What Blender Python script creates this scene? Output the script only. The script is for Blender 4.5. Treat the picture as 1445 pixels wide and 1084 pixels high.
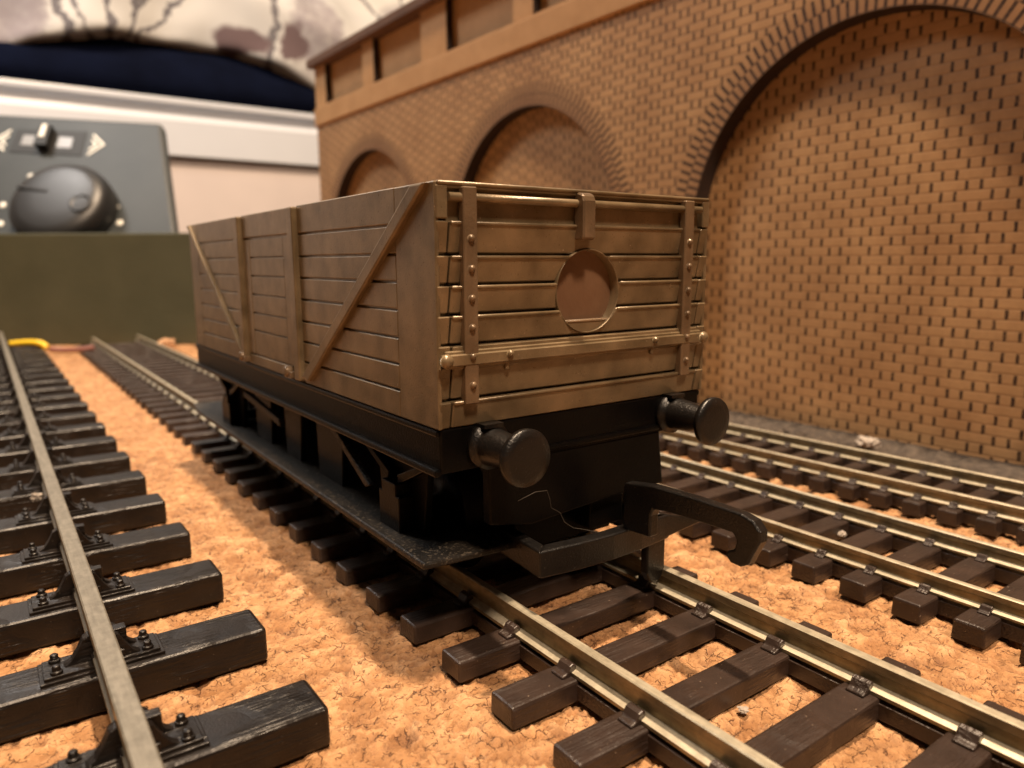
import bpy, bmesh, math, random
import numpy as np
from mathutils import Vector, Matrix

for o in list(bpy.data.objects):
    bpy.data.objects.remove(o)
S = 0.001                                   # everything below is written in millimetres of the real model
scene = bpy.context.scene
C = scene.collection
random.seed(4)

# ------------------------------------------------------------------ camera
cam_d = bpy.data.cameras.new('camera'); cam = bpy.data.objects.new('camera', cam_d); C.objects.link(cam)
scene.camera = cam
cam_r = Vector((0.81133538, -0.5845584, -0.00513608))
cam_u = Vector((0.10038564, -0.13066366, 0.98633145))
cam_f = Vector((0.57589724, 0.80076119, -0.16469332))
cam_u = cam_r.cross(cam_f).normalized()
mw = Matrix((cam_r, cam_u, -cam_f)).transposed().to_4x4()
mw.translation = Vector((-46.2692, -51.7305, 35.853)) * S
cam.matrix_world = mw
cam_d.sensor_width = 36; cam_d.lens = 25.756
cam_d.clip_start = 0.001; cam_d.clip_end = 50
cam_d.dof.use_dof = True
cam_d.dof.focus_distance = 0.066
cam_d.dof.aperture_fstop = 25.756 / 0.64

# ------------------------------------------------------------------ light
scene.view_settings.view_transform = 'Standard'; scene.view_settings.look = 'None'
scene.view_settings.exposure = 0.12; scene.view_settings.gamma = 1.0
scene.view_settings.use_curve_mapping = False
world = bpy.data.worlds.new('World'); scene.world = world; world.use_nodes = True
wt = world.node_tree; wt.nodes.clear()
wo = wt.nodes.new('ShaderNodeOutputWorld'); bg = wt.nodes.new('ShaderNodeBackground')
tc = wt.nodes.new('ShaderNodeTexCoord'); sp = wt.nodes.new('ShaderNodeSeparateXYZ')
cr = wt.nodes.new('ShaderNodeValToRGB')
mr = wt.nodes.new('ShaderNodeMapRange'); mr.inputs[1].default_value = -1; mr.inputs[2].default_value = 1
wt.links.new(tc.outputs['Generated'], sp.inputs[0]); wt.links.new(sp.outputs['Z'], mr.inputs[0])
wt.links.new(mr.outputs[0], cr.inputs[0])
cr.color_ramp.elements[0].position = 0.42; cr.color_ramp.elements[0].color = (0.020, 0.012, 0.007, 1)
cr.color_ramp.elements[1].position = 0.9; cr.color_ramp.elements[1].color = (0.05, 0.042, 0.035, 1)
# the pale, lit far side of the room
dt = wt.nodes.new('ShaderNodeVectorMath'); dt.operation = 'DOT_PRODUCT'; dt.inputs[1].default_value = Vector((0.42, 0.78, 0.46)).normalized()
wt.links.new(tc.outputs['Generated'], dt.inputs[0])
m2 = wt.nodes.new('ShaderNodeMapRange'); m2.interpolation_type = 'SMOOTHSTEP'
m2.inputs[1].default_value = 0.70; m2.inputs[2].default_value = 0.97; m2.inputs[3].default_value = 0; m2.inputs[4].default_value = 1
wt.links.new(dt.outputs['Value'], m2.inputs[0])
mx = wt.nodes.new('ShaderNodeMix'); mx.data_type = 'RGBA'; mx.inputs[7].default_value = (0.92, 0.88, 0.84, 1)
wt.links.new(m2.outputs[0], mx.inputs[0]); wt.links.new(cr.outputs[0], mx.inputs[6])
bg.inputs['Strength'].default_value = 1.0
wt.links.new(mx.outputs[2], bg.inputs[0]); wt.links.new(bg.outputs[0], wo.inputs[0])

def area(name, loc, target, size, power, col):
    d = bpy.data.lights.new(name, 'AREA'); d.shape = 'DISK'; d.size = size * S; d.energy = power; d.color = col
    o = bpy.data.objects.new(name, d); C.objects.link(o)
    o.location = Vector(loc) * S
    o.rotation_euler = (Vector(target) - Vector(loc)).to_track_quat('-Z', 'Y').to_euler()
    return o
area('ceiling_lamp', (60, -55, 1000), (0, 60, 0), 34, 19.0, (1.0, 0.74, 0.50))
area('front_fill', (-130, -430, 780), (0, 40, 30), 110, 8.4, (1.0, 0.74, 0.52))  # added soft fill from the front, lights the wagon end and its ledges
area('bed_side_fill', (-160, 430, 430), (40, 400, 60), 110, 1.15, (1.0, 0.94, 0.88))  # added fill from an unseen source, brightens bed, controller and viaduct wall

# ------------------------------------------------------------------ node helpers
def mat(name):
    m = bpy.data.materials.new(name); m.use_nodes = True
    nt = m.node_tree; b = nt.nodes['Principled BSDF']
    return m, nt, b
def N(nt, t, **k):
    n = nt.nodes.new(t)
    for a, v in k.items(): setattr(n, a, v)
    return n
def coords(nt, scl=(1, 1, 1), jitter=True):
    tc = N(nt, 'ShaderNodeTexCoord'); out = tc.outputs['Object']
    mp = N(nt, 'ShaderNodeMapping'); mp.inputs['Scale'].default_value = [s / S for s in scl]
    nt.links.new(out, mp.inputs['Vector']); out = mp.outputs[0]
    if jitter:
        oi = N(nt, 'ShaderNodeObjectInfo'); ml = N(nt, 'ShaderNodeMath', operation='MULTIPLY'); ml.inputs[1].default_value = 317.0
        nt.links.new(oi.outputs['Random'], ml.inputs[0])
        va = N(nt, 'ShaderNodeVectorMath', operation='ADD'); nt.links.new(out, va.inputs[0]); nt.links.new(ml.outputs[0], va.inputs[1])
        out = va.outputs[0]
    return out
def noise(nt, vec, scale, detail=3, rough=0.5, dist=0.0):
    n = N(nt, 'ShaderNodeTexNoise'); n.inputs['Scale'].default_value = scale; n.inputs['Detail'].default_value = detail
    n.inputs['Roughness'].default_value = rough; n.inputs['Distortion'].default_value = dist
    nt.links.new(vec, n.inputs['Vector']); return n.outputs['Fac']
def ramp(nt, fac, stops):
    r = N(nt, 'ShaderNodeValToRGB'); e = r.color_ramp.elements
    while len(e) < len(stops): e.new(0.5)
    for i, (p, c) in enumerate(stops):
        e[i].position = p; e[i].color = (*c, 1) if len(c) == 3 else c
    nt.links.new(fac, r.inputs[0]); return r.outputs[0]
def g(v): return (v, v, v)
def mix(nt, fac, a, b, mode='MIX'):
    m = N(nt, 'ShaderNodeMix', data_type='RGBA', blend_type=mode)
    for sock, v in ((m.inputs[0], fac), (m.inputs[6], a), (m.inputs[7], b)):
        if hasattr(v, 'links'): nt.links.new(v, sock)
        elif isinstance(v, (int, float)): sock.default_value = v
        else: sock.default_value = (*v, 1)
    return m.outputs[2]
def math_(nt, op, a, b=None, c=None):
    m = N(nt, 'ShaderNodeMath', operation=op)
    for i, v in enumerate((a, b, c)):
        if v is None: continue
        if hasattr(v, 'links'): nt.links.new(v, m.inputs[i])
        else: m.inputs[i].default_value = v
    return m.outputs[0]
def bump(nt, b, h, strength, dist):
    n = N(nt, 'ShaderNodeBump'); n.inputs['Strength'].default_value = strength; n.inputs['Distance'].default_value = dist * S
    nt.links.new(h, n.inputs['Height']); nt.links.new(n.outputs[0], b.inputs['Normal'])

def plastic(name, base, var, rough, bump_s=0.25, dust=None, dust_col=(0.35, 0.3, 0.25), grain=None, spec=0.5, metal=0.0):
    m, nt, b = mat(name); v = coords(nt)
    n1 = noise(nt, v, 0.35, 4); n2 = noise(nt, v, 5.0, 3)
    col = ramp(nt, n1, [(0.3, base), (0.7, var)])
    if dust:
        sp1 = ramp(nt, noise(nt, v, 3.2, 2, 0.6), [(dust, g(0)), (dust + 0.05, g(1))])
        col = mix(nt, sp1, col, dust_col)
    nt.links.new(col, b.inputs['Base Color'])
    rr_ = N(nt, 'ShaderNodeMapRange'); rr_.inputs[3].default_value = rough - 0.1; rr_.inputs[4].default_value = rough + 0.14
    nt.links.new(n2, rr_.inputs[0]); nt.links.new(rr_.outputs[0], b.inputs['Roughness'])
    b.inputs['Specular IOR Level'].default_value = spec; b.inputs['Metallic'].default_value = metal
    h = n2
    if grain:
        gv = coords(nt, (0.10, 1.0, 1.0)); gn = noise(nt, gv, grain, 3, 0.6, 0.4)
        msk = ramp(nt, noise(nt, v, 0.22, 1), [(0.42, g(0)), (0.55, g(1))])
        h = math_(nt, 'ADD', math_(nt, 'MULTIPLY', math_(nt, 'MULTIPLY', gn, msk), 3.0), math_(nt, 'MULTIPLY', n2, 0.35))
    bump(nt, b, h, bump_s, 0.12)
    return m

M_BROWN = plastic('brown_wagon_plastic', (0.12, 0.086, 0.046), (0.235, 0.172, 0.10), 0.30, 0.16, dust=0.71, dust_col=(0.34, 0.26, 0.18), spec=0.7, metal=0.3)
M_BROWN_DK = plastic('strap_plastic', (0.12, 0.080, 0.046), (0.19, 0.128, 0.076), 0.30, 0.22, spec=0.6, metal=0.25)
M_BLACK = plastic('black_plastic', (0.002, 0.0018, 0.0018), (0.0035, 0.003, 0.0028), 0.31, 0.3, dust=0.73, dust_col=(0.04, 0.034, 0.028), spec=0.13)
M_BLACKD = plastic('dusty_black_plastic', (0.005, 0.0045, 0.004), (0.024, 0.020, 0.016), 0.5, 0.6, dust=0.58, dust_col=(0.085, 0.070, 0.052), spec=0.35)
M_COUP = plastic('dusty_coupling_plastic', (0.0025, 0.0022, 0.0022), (0.006, 0.005, 0.0045), 0.32, 0.4, dust=0.69, dust_col=(0.06, 0.052, 0.044), spec=0.5)
M_SLEEP = plastic('brown_sleeper_plastic', (0.018, 0.011, 0.0085), (0.034, 0.021, 0.016), 0.38, 0.5, dust=0.71, dust_col=(0.2, 0.15, 0.11), grain=3.2)
M_SLEEPO = plastic('black_sleeper_plastic', (0.005, 0.0038, 0.0033), (0.011, 0.008, 0.0066), 0.33, 0.6, dust=0.71, dust_col=(0.09, 0.075, 0.06), spec=0.38, grain=2.6)

def rail_mat(name, c0, c1, rough, metal=0.9):
    m, nt, b = mat(name); v = coords(nt, (1, 0.12, 1))
    n = noise(nt, v, 2.5, 4, 0.6); f = noise(nt, coords(nt), 1.1, 4, 0.65)
    col = ramp(nt, math_(nt, 'ADD', math_(nt, 'MULTIPLY', n, 0.5), math_(nt, 'MULTIPLY', f, 0.5)), [(0.38, c0), (0.62, c1)])
    nt.links.new(col, b.inputs['Base Color']); b.inputs['Metallic'].default_value = metal
    b.inputs['Roughness'].default_value = rough
    bump(nt, b, n, 0.2, 0.05); return m
M_RAILTOP = rail_mat('worn_rail_metal', (0.36, 0.325, 0.245), (0.58, 0.53, 0.41), 0.45, 0.6)
M_RAILDULL = rail_mat('dull_rail_metal', (0.15, 0.137, 0.11), (0.24, 0.22, 0.18), 0.5, 0.5)
M_RAILSIDE = rail_mat('tarnished_rail_metal', (0.19, 0.155, 0.092), (0.33, 0.275, 0.175), 0.42, 0.7)

def simple(name, base, rough, var=None, scale=0.2, bump_s=0.0, metal=0.0, spec=0.5):
    m, nt, b = mat(name); v = coords(nt)
    n = noise(nt, v, scale, 4, 0.6)
    nt.links.new(ramp(nt, n, [(0.3, base), (0.7, var or base)]), b.inputs['Base Color'])
    b.inputs['Roughness'].default_value = rough; b.inputs['Metallic'].default_value = metal; b.inputs['Specular IOR Level'].default_value = spec
    if bump_s: bump(nt, b, noise(nt, v, scale * 8, 4, 0.6), bump_s, 0.3)
    return m
M_MDF = simple('fibreboard', (0.50, 0.28, 0.115), 0.7, (0.60, 0.35, 0.16), 0.12, 0.2)
M_MDFEDGE = simple('fibreboard_cut_edge', (0.10, 0.05, 0.03), 0.8, (0.15, 0.075, 0.045), 0.2, 0.2)
M_CHAR = simple('charred_cut', (0.018, 0.009, 0.006), 0.8, (0.035, 0.016, 0.01), 0.4)
M_GREEN = simple('olive_paint', (0.046, 0.048, 0.027), 0.6, (0.060, 0.061, 0.036), 0.05, 0.4)
M_CTRL = simple('grey_case_plastic', (0.026, 0.031, 0.033), 0.5, (0.038, 0.043, 0.045), 0.03, 0.1, spec=0.3)
M_KNOB = simple('black_knob_plastic', (0.012, 0.012, 0.013), 0.42, (0.017, 0.017, 0.018), 0.03)
M_WHITE = simple('white_print', (0.75, 0.75, 0.7), 0.6)
M_BLK = simple('black_slot', (0.006, 0.006, 0.006), 0.6)
M_BEDWHITE = simple('white_lacquer', (0.52, 0.55, 0.61), 0.3, (0.57, 0.60, 0.66), 0.01)
M_BEIGE = simple('cream_wall', (0.52, 0.46, 0.45), 0.8, (0.60, 0.53, 0.51), 0.01, 0.1)
M_NAVY = simple('navy_cloth', (0.0015, 0.0025, 0.008), 0.95, (0.003, 0.005, 0.016), 0.02, 0.4, spec=0.05)
M_YELLOW = simple('yellow_insulation', (0.75, 0.50, 0.02), 0.4)
M_PINKWIRE = simple('brown_insulation', (0.22, 0.09, 0.07), 0.5)
M_LINT = simple('pale_lint', (0.22, 0.19, 0.165), 0.9, (0.36, 0.32, 0.28), 1.0)
M_BALLAST = simple('grey_ballast', (0.022, 0.017, 0.014), 0.95, (0.10, 0.078, 0.06), 0.8, 0.8)

# brick engraved fibreboard (Flemish bond), local axes: X along the wall (mm), Z up
PITCH, R_ARCH, ZC, U0 = 101.5, 38.5, 41.5, 25.5
def brick_mat(name, ring):
    m, nt, b = mat(name)
    tc = N(nt, 'ShaderNodeTexCoord'); sx = N(nt, 'ShaderNodeSeparateXYZ'); nt.links.new(tc.outputs['Object'], sx.inputs[0])
    u = math_(nt, 'MULTIPLY', sx.outputs['X'], 1 / S); z = math_(nt, 'MULTIPLY', sx.outputs['Z'], 1 / S)
    v3 = coords(nt, jitter=False)
    w = math_(nt, 'MULTIPLY', math_(nt, 'SUBTRACT', noise(nt, v3, 0.9, 2), 0.5), 0.28)
    u = math_(nt, 'ADD', u, w); zz = math_(nt, 'ADD', z, w)
    H, P, HD = 1.83, 8.15, 2.30
    row = math_(nt, 'FLOOR', math_(nt, 'DIVIDE', zz, H))
    fz = math_(nt, 'SUBTRACT', zz, math_(nt, 'MULTIPLY', row, H))          # 0..H
    off = math_(nt, 'MULTIPLY', math_(nt, 'MODULO', row, 2.0), P / 2)
    uu = math_(nt, 'ADD', math_(nt, 'ADD', u, off), 5000 * P)
    fu = math_(nt, 'MODULO', uu, P)
    d1 = math_(nt, 'MINIMUM', fu, math_(nt, 'SUBTRACT', P, fu))
    d2 = math_(nt, 'ABSOLUTE', math_(nt, 'SUBTRACT', fu, HD))
    dv = math_(nt, 'MINIMUM', d1, d2)
    dh = math_(nt, 'MINIMUM', fz, math_(nt, 'SUBTRACT', H, fz))
    jv = math_(nt, 'MULTIPLY', math_(nt, 'LESS_THAN', dv, 0.29), math_(nt, 'GREATER_THAN', dh, 0.08))
    jh = N(nt, 'ShaderNodeMapRange'); jh.inputs[1].default_value = 0.0; jh.inputs[2].default_value = 0.26
    jh.inputs[3].default_value = 1; jh.inputs[4].default_value = 0
    nt.links.new(dh, jh.inputs[0]); jh = jh.outputs[0]
    if ring:
        a = math_(nt, 'ADD', math_(nt, 'MULTIPLY', sx.outputs['X'], 1 / S), U0 + 50 * PITCH + PITCH / 2)
        a = math_(nt, 'SUBTRACT', math_(nt, 'MODULO', a, PITCH), PITCH / 2)
        zr = math_(nt, 'SUBTRACT', z, ZC)
        rad = math_(nt, 'SQRT', math_(nt, 'ADD', math_(nt, 'MULTIPLY', a, a), math_(nt, 'MULTIPLY', zr, zr)))
        # below the springing the ring turns into the ordinary brickwork
        inring = math_(nt, 'MULTIPLY', math_(nt, 'LESS_THAN', rad, R_ARCH + 6.2), math_(nt, 'GREATER_THAN', zr, 0.0))
        ang = math_(nt, 'ARCTAN2', zr, a)
        course = math_(nt, 'FLOOR', math_(nt, 'DIVIDE', math_(nt, 'SUBTRACT', rad, R_ARCH), 3.1))
        fa = math_(nt, 'MODULO', math_(nt, 'ADD', math_(nt, 'DIVIDE', ang, math.radians(2.55)), math_(nt, 'ADD', math_(nt, 'MULTIPLY', course, 0.5), 50)), 1.0)
        jr = math_(nt, 'LESS_THAN', math_(nt, 'ABSOLUTE', math_(nt, 'SUBTRACT', fa, 0.5)), 0.19)
        jc = math_(nt, 'LESS_THAN', math_(nt, 'ABSOLUTE', math_(nt, 'SUBTRACT', math_(nt, 'MODULO', math_(nt, 'SUBTRACT', rad, R_ARCH - 6.2), 3.1), 0.15)), 0.16)
        jr = math_(nt, 'MULTIPLY', math_(nt, 'MAXIMUM', jr, math_(nt, 'MULTIPLY', jc, 0.6)), 1.0)
        one = math_(nt, 'SUBTRACT', 1.0, inring)
        jv = math_(nt, 'ADD', math_(nt, 'MULTIPLY', jv, one), math_(nt, 'MULTIPLY', jr, inring))
        jh = math_(nt, 'MULTIPLY', jh, one)
    n = noise(nt, v3, 0.12, 4, 0.6); n2 = noise(nt, v3, 1.4, 3, 0.6)
    base = ramp(nt, n, [(0.3, (0.54, 0.315, 0.145)), (0.7, (0.66, 0.40, 0.19))])
    base = mix(nt, 0.5, base, ramp(nt, n2, [(0.3, g(0.75)), (0.7, g(1.0))]), 'MULTIPLY')
    base = mix(nt, 0.6, base, ramp(nt, noise(nt, v3, 0.035, 4, 0.65), [(0.35, (.66, .58, .52)), (0.65, g(1.0))]), 'MULTIPLY')
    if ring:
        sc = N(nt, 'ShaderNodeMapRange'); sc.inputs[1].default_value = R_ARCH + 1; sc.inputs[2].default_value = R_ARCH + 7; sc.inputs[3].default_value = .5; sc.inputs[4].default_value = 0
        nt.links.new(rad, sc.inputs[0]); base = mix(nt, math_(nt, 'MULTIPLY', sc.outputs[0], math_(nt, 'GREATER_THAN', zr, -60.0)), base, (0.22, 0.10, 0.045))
    c = mix(nt, math_(nt, 'MULTIPLY', jh, 0.6 if ring else 0.22), base, (0.12, 0.052, 0.025))
    c = mix(nt, math_(nt, 'MULTIPLY', jv, ramp(nt, n2, [(0.3, g(0.7)), (0.6, g(1.0))])), c, (0.035, 0.013, 0.005))
    nt.links.new(c, b.inputs['Base Color']); b.inputs['Roughness'].default_value = 0.68
    h = math_(nt, 'SUBTRACT', math_(nt, 'MULTIPLY', n2, 0.15), math_(nt, 'ADD', math_(nt, 'MULTIPLY', jv, 1.0), math_(nt, 'MULTIPLY', jh, 0.25)))
    bump(nt, b, h, 0.7, 0.3)
    return m
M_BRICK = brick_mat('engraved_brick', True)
M_BRICKIN = brick_mat('engraved_brick_recess', False)

# ------------------------------------------------------------------ mesh helpers (millimetres)
class MB:
    def __init__(s): s.bm = bmesh.new()
    def face(s, vs, mi=0, smooth=False):
        try: f = s.bm.faces.new(vs)
        except ValueError: return None
        f.material_index = mi; f.smooth = smooth; return f
    def prism(s, pts, lo, hi, axis='y', mi=0, mi_side=None, smooth=False):
        # pts: 2-D outline in the plane normal to axis; x->(y,z)  y->(x,z)  z->(x,y)
        def P(p, d): return {'x': (d, p[0], p[1]), 'y': (p[0], d, p[1]), 'z': (p[0], p[1], d)}[axis]
        a = [s.bm.verts.new(P(p, lo)) for p in pts]; b = [s.bm.verts.new(P(p, hi)) for p in pts]
        ms = mi if mi_side is None else mi_side
        fs = [s.face(a[::-1], mi), s.face(b, mi)]
        n = len(pts)
        for i in range(n): fs.append(s.face([a[i], a[(i + 1) % n], b[(i + 1) % n], b[i]], ms, smooth))
        bmesh.ops.recalc_face_normals(s.bm, faces=[f for f in fs if f])
        return s
    def box(s, x0, x1, y0, y1, z0, z1, mi=0, mi_side=None):
        return s.prism([(x0, z0), (x1, z0), (x1, z1), (x0, z1)], y0, y1, 'y', mi, mi_side)
    def lathe(s, prof, origin, axis, n=24, mi=0):
        # prof: list of (distance along axis, radius)
        ax = Vector(axis).normalized(); t = Vector((0, 0, 1)) if abs(ax.z) < 0.9 else Vector((1, 0, 0))
        e1 = ax.cross(t).normalized(); e2 = ax.cross(e1); o = Vector(origin); rings = []; fs = []
        for d, r in prof:
            if r < 1e-6: rings.append([s.bm.verts.new(o + ax * d)])
            else: rings.append([s.bm.verts.new(o + ax * d + (e1 * math.cos(2 * math.pi * k / n) + e2 * math.sin(2 * math.pi * k / n)) * r) for k in range(n)])
        for A, B in zip(rings, rings[1:]):
            for k in range(n):
                k2 = (k + 1) % n
                if len(A) == 1 and len(B) == 1: continue
                if len(A) == 1: fs.append(s.face([A[0], B[k], B[k2]], mi, True))
                elif len(B) == 1: fs.append(s.face([A[k], B[0], A[k2]], mi, True))
                else: fs.append(s.face([A[k], B[k], B[k2], A[k2]], mi, True))
        if len(rings[0]) > 1: fs.append(s.face(rings[0][::-1], mi))
        if len(rings[-1]) > 1: fs.append(s.face(rings[-1], mi))
        bmesh.ops.recalc_face_normals(s.bm, faces=[f for f in fs if f])
        return s
    def dome(s, c, r, axis, h=None, n=12, mi=0):
        h = h or r
        return s.lathe([(-0.1, r)] + [(h * math.sin(a), r * math.cos(a)) for a in (0, .5, .95, 1.3)] + [(h, 0)], c, axis, n, mi)
    def tube(s, pts, r, n=10, mi=0):
        pts = [Vector(p) for p in pts]; rings = []
        for i, p in enumerate(pts):
            d = (pts[min(i + 1, len(pts) - 1)] - pts[max(i - 1, 0)]).normalized()
            t = Vector((0, 0, 1)) if abs(d.z) < 0.9 else Vector((1, 0, 0)); e1 = d.cross(t).normalized(); e2 = d.cross(e1)
            rings.append([s.bm.verts.new(p + (e1 * math.cos(2 * math.pi * k / n) + e2 * math.sin(2 * math.pi * k / n)) * r) for k in range(n)])
        fs = [s.face([A[k], B[k], B[(k + 1) % n], A[(k + 1) % n]], mi, True) for A, B in zip(rings, rings[1:]) for k in range(n)]
        fs += [s.face(rings[0][::-1], mi), s.face(rings[-1], mi)]
        bmesh.ops.recalc_face_normals(s.bm, faces=[f for f in fs if f]); return s
    def build(s, name, mats, parent=None, bevel=0.0, seg=2, tri=False):
        if tri: bmesh.ops.triangulate(s.bm, faces=[f for f in s.bm.faces if len(f.verts) > 4])
        for v in s.bm.verts: v.co *= S
        me = bpy.data.meshes.new(name); s.bm.to_mesh(me); s.bm.free()
        for m in (mats if isinstance(mats, (list, tuple)) else [mats]): me.materials.append(m)
        o = bpy.data.objects.new(name, me); C.objects.link(o); o.parent = parent
        if bevel:
            md = o.modifiers.new('bevel', 'BEVEL'); md.width = bevel * S; md.segments = seg
            md.limit_method = 'ANGLE'; md.angle_limit = math.radians(42); md.harden_normals = False
        return o
def tag(o, label=None, cat=None, group=None, kind=None):
    if label: o['label'] = label
    if cat: o['category'] = cat
    if group: o['group'] = group
    if kind: o['kind'] = kind
    return o
def empty(name, loc, rz=0):
    o = bpy.data.objects.new(name, None); C.objects.link(o); o.location = Vector(loc) * S; o.rotation_euler = (0, 0, rz)
    o.empty_display_size = 0.01; return o
def copy_obj(o, parent, loc=None):
    c = o.copy(); C.objects.link(c); c.parent = parent
    if loc is not None: c.location = Vector(loc) * S
    return c
def copy_part(o, parent, loc=None):
    c = copy_obj(o, parent, loc)
    for ch in o.children: copy_obj(ch, c)
    return c

# ------------------------------------------------------------------ cork ground: granules are real relief near the camera
def cork():
    xs = np.concatenate([np.arange(-180, -52, 4.0), np.arange(-52, 60, 0.27), np.arange(60, 96, 0.6), np.arange(96, 190, 5.0)])
    ys = np.concatenate([np.arange(-160, -52, 5.0), np.arange(-52, 45, 0.27), np.arange(45, 130, 0.55), np.arange(130, 250, 1.3), np.arange(250, 430, 4.0)])
    X, Y = np.meshgrid(xs, ys)
    rng = np.random.RandomState(7)
    def vnoise(x, y, sc, seed):
        r = np.random.RandomState(seed).rand(256, 256)
        u = x / sc + 1000; v = y / sc + 1000; iu = np.floor(u).astype(int); iv = np.floor(v).astype(int)
        fu = u - iu; fv = v - iv; fu = fu * fu * (3 - 2 * fu); fv = fv * fv * (3 - 2 * fv)
        a = r[iu % 256, iv % 256]; b = r[(iu + 1) % 256, iv % 256]; c = r[iu % 256, (iv + 1) % 256]; d = r[(iu + 1) % 256, (iv + 1) % 256]
        return (a * (1 - fu) + b * fu) * (1 - fv) + (c * (1 - fu) + d * fu) * fv
    def worley(x, y, sc, seed):
        rs = np.random.RandomState(seed); T = 256
        jx = rs.rand(T, T); jy = rs.rand(T, T); rv = rs.rand(T, T)
        u = x / sc + 1000; v = y / sc + 1000; iu = np.floor(u).astype(int); iv = np.floor(v).astype(int)
        F1 = np.full(x.shape, 9.0); F2 = np.full(x.shape, 9.0); val = np.zeros(x.shape)
        for a in (-1, 0, 1):
            for b in (-1, 0, 1):
                cu = iu + a; cv = iv + b
                d = np.hypot(cu + jx[cu % T, cv % T] - u, cv + jy[cu % T, cv % T] - v)
                nearer = d < F1
                F2 = np.where(nearer, F1, np.minimum(F2, d)); val = np.where(nearer, rv[cu % T, cv % T], val); F1 = np.minimum(F1, d)
        return F1, F2 - F1, val
    wx = X + (vnoise(X, Y, 1.1, 1) - .5) * 1.5 + (vnoise(X, Y, .5, 11) - .5) * .5
    wy = Y + (vnoise(X, Y, 1.1, 2) - .5) * 1.5 + (vnoise(X, Y, .5, 12) - .5) * .5
    F1, E1, V1 = worley(wx, wy, 2.3, 3); f1, e1, v1 = worley(wx + 40, wy, 1.05, 4)
    patch = vnoise(X, Y, 3.2, 5) * .6 + vnoise(X, Y, 1.5, 6) * .4
    fade = 1.0
    crack = np.clip(1 - E1 / 0.11, 0, 1) * np.clip((patch - .44) / .10, 0, 1)
    crack = np.maximum(crack, np.clip(1 - e1 / 0.13, 0, 1) * np.clip((vnoise(X, Y, 2.4, 8) - .55) / .08, 0, 1))
    pit = np.clip((vnoise(X, Y, .9, 9) * .6 + vnoise(X, Y, 1.9, 10) * .4 - .76) / .05, 0, 1)
    Z = (V1 - .5) * .42 + (v1 - .5) * .22 + (vnoise(X, Y, .6, 13) - .5) * .12 - crack * .30 - pit * .32 + (vnoise(X, Y, 25, 14) - .5) * .3
    Z *= fade
    # a thin open seam in the cork sheet beside the wagon
    t = (X + 27) / 10.0; seam_y = 22.0 - 3.4 * t + (vnoise(X, Y, 2.0, 20) - .5) * 1.6
    seam = np.clip(1 - np.abs(Y - seam_y) / .22, 0, 1) * ((X > -28) & (X < -15)) * .8
    Z -= seam * .4; crack = np.maximum(crack, seam)
    Z -= 0.25
    ny, nx = X.shape
    co = np.stack([X, Y, Z], -1).reshape(-1, 3) * S
    idx = np.arange(nx * ny).reshape(ny, nx)
    q = np.stack([idx[:-1, :-1], idx[:-1, 1:], idx[1:, 1:], idx[1:, :-1]], -1).reshape(-1, 4)
    me = bpy.data.meshes.new('ground'); nf = len(q)
    me.vertices.add(len(co)); me.vertices.foreach_set('co', co.ravel().astype(np.float32))
    me.loops.add(nf * 4); me.loops.foreach_set('vertex_index', q.ravel().astype(np.int32))
    me.polygons.add(nf); me.polygons.foreach_set('loop_start', np.arange(0, nf * 4, 4, dtype=np.int32))
    me.update(calc_edges=True)
    me.polygons.foreach_set('use_smooth', np.ones(nf, dtype=bool))
    for nm, arr in (('gran', V1 * .6 + v1 * .4), ('crack', np.clip(crack * .9 + pit, 0, 1))):
        at = me.attributes.new(nm, 'FLOAT', 'POINT'); at.data.foreach_set('value', arr.ravel().astype(np.float32))
    m, nt, b = mat('cork')
    ga = N(nt, 'ShaderNodeAttribute', attribute_name='gran'); ca = N(nt, 'ShaderNodeAttribute', attribute_name='crack')
    v = coords(nt, jitter=False)
    col = ramp(nt, ga.outputs['Fac'], [(0.1, (0.40, 0.200, 0.082)), (0.5, (0.53, 0.290, 0.132)), (0.9, (0.66, 0.39, 0.20))])
    col = mix(nt, 0.55, col, ramp(nt, noise(nt, v, 2.2, 4, 0.65), [(0.3, g(0.72)), (0.6, g(1.0))]), 'MULTIPLY')
    col = mix(nt, 0.5, col, ramp(nt, noise(nt, v, 0.09, 3, 0.6), [(0.35, g(0.8)), (0.65, g(1.0))]), 'MULTIPLY')
    dn = N(nt, 'ShaderNodeTexNoise'); dn.inputs['Scale'].default_value = 1.3; dn.inputs['Detail'].default_value = 3; nt.links.new(v, dn.inputs['Vector'])
    dv = N(nt, 'ShaderNodeVectorMath', operation='MULTIPLY_ADD'); dv.inputs[1].default_value = (1.3, 1.3, 0.0)
    nt.links.new(dn.outputs['Color'], dv.inputs[0]); nt.links.new(v, dv.inputs[2])
    def edges(scale, w, nscale, lo, hi):
        vo = N(nt, 'ShaderNodeTexVoronoi', feature='DISTANCE_TO_EDGE'); vo.inputs['Scale'].default_value = scale; nt.links.new(dv.outputs[0], vo.inputs['Vector'])
        vo.voronoi_dimensions = '2D'
        e_ = ramp(nt, vo.outputs['Distance'], [(0.0, g(1)), (w, g(0))])
        return math_(nt, 'MULTIPLY', e_, ramp(nt, noise(nt, v, nscale, 2), [(lo, g(0)), (hi, g(1))]))
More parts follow.
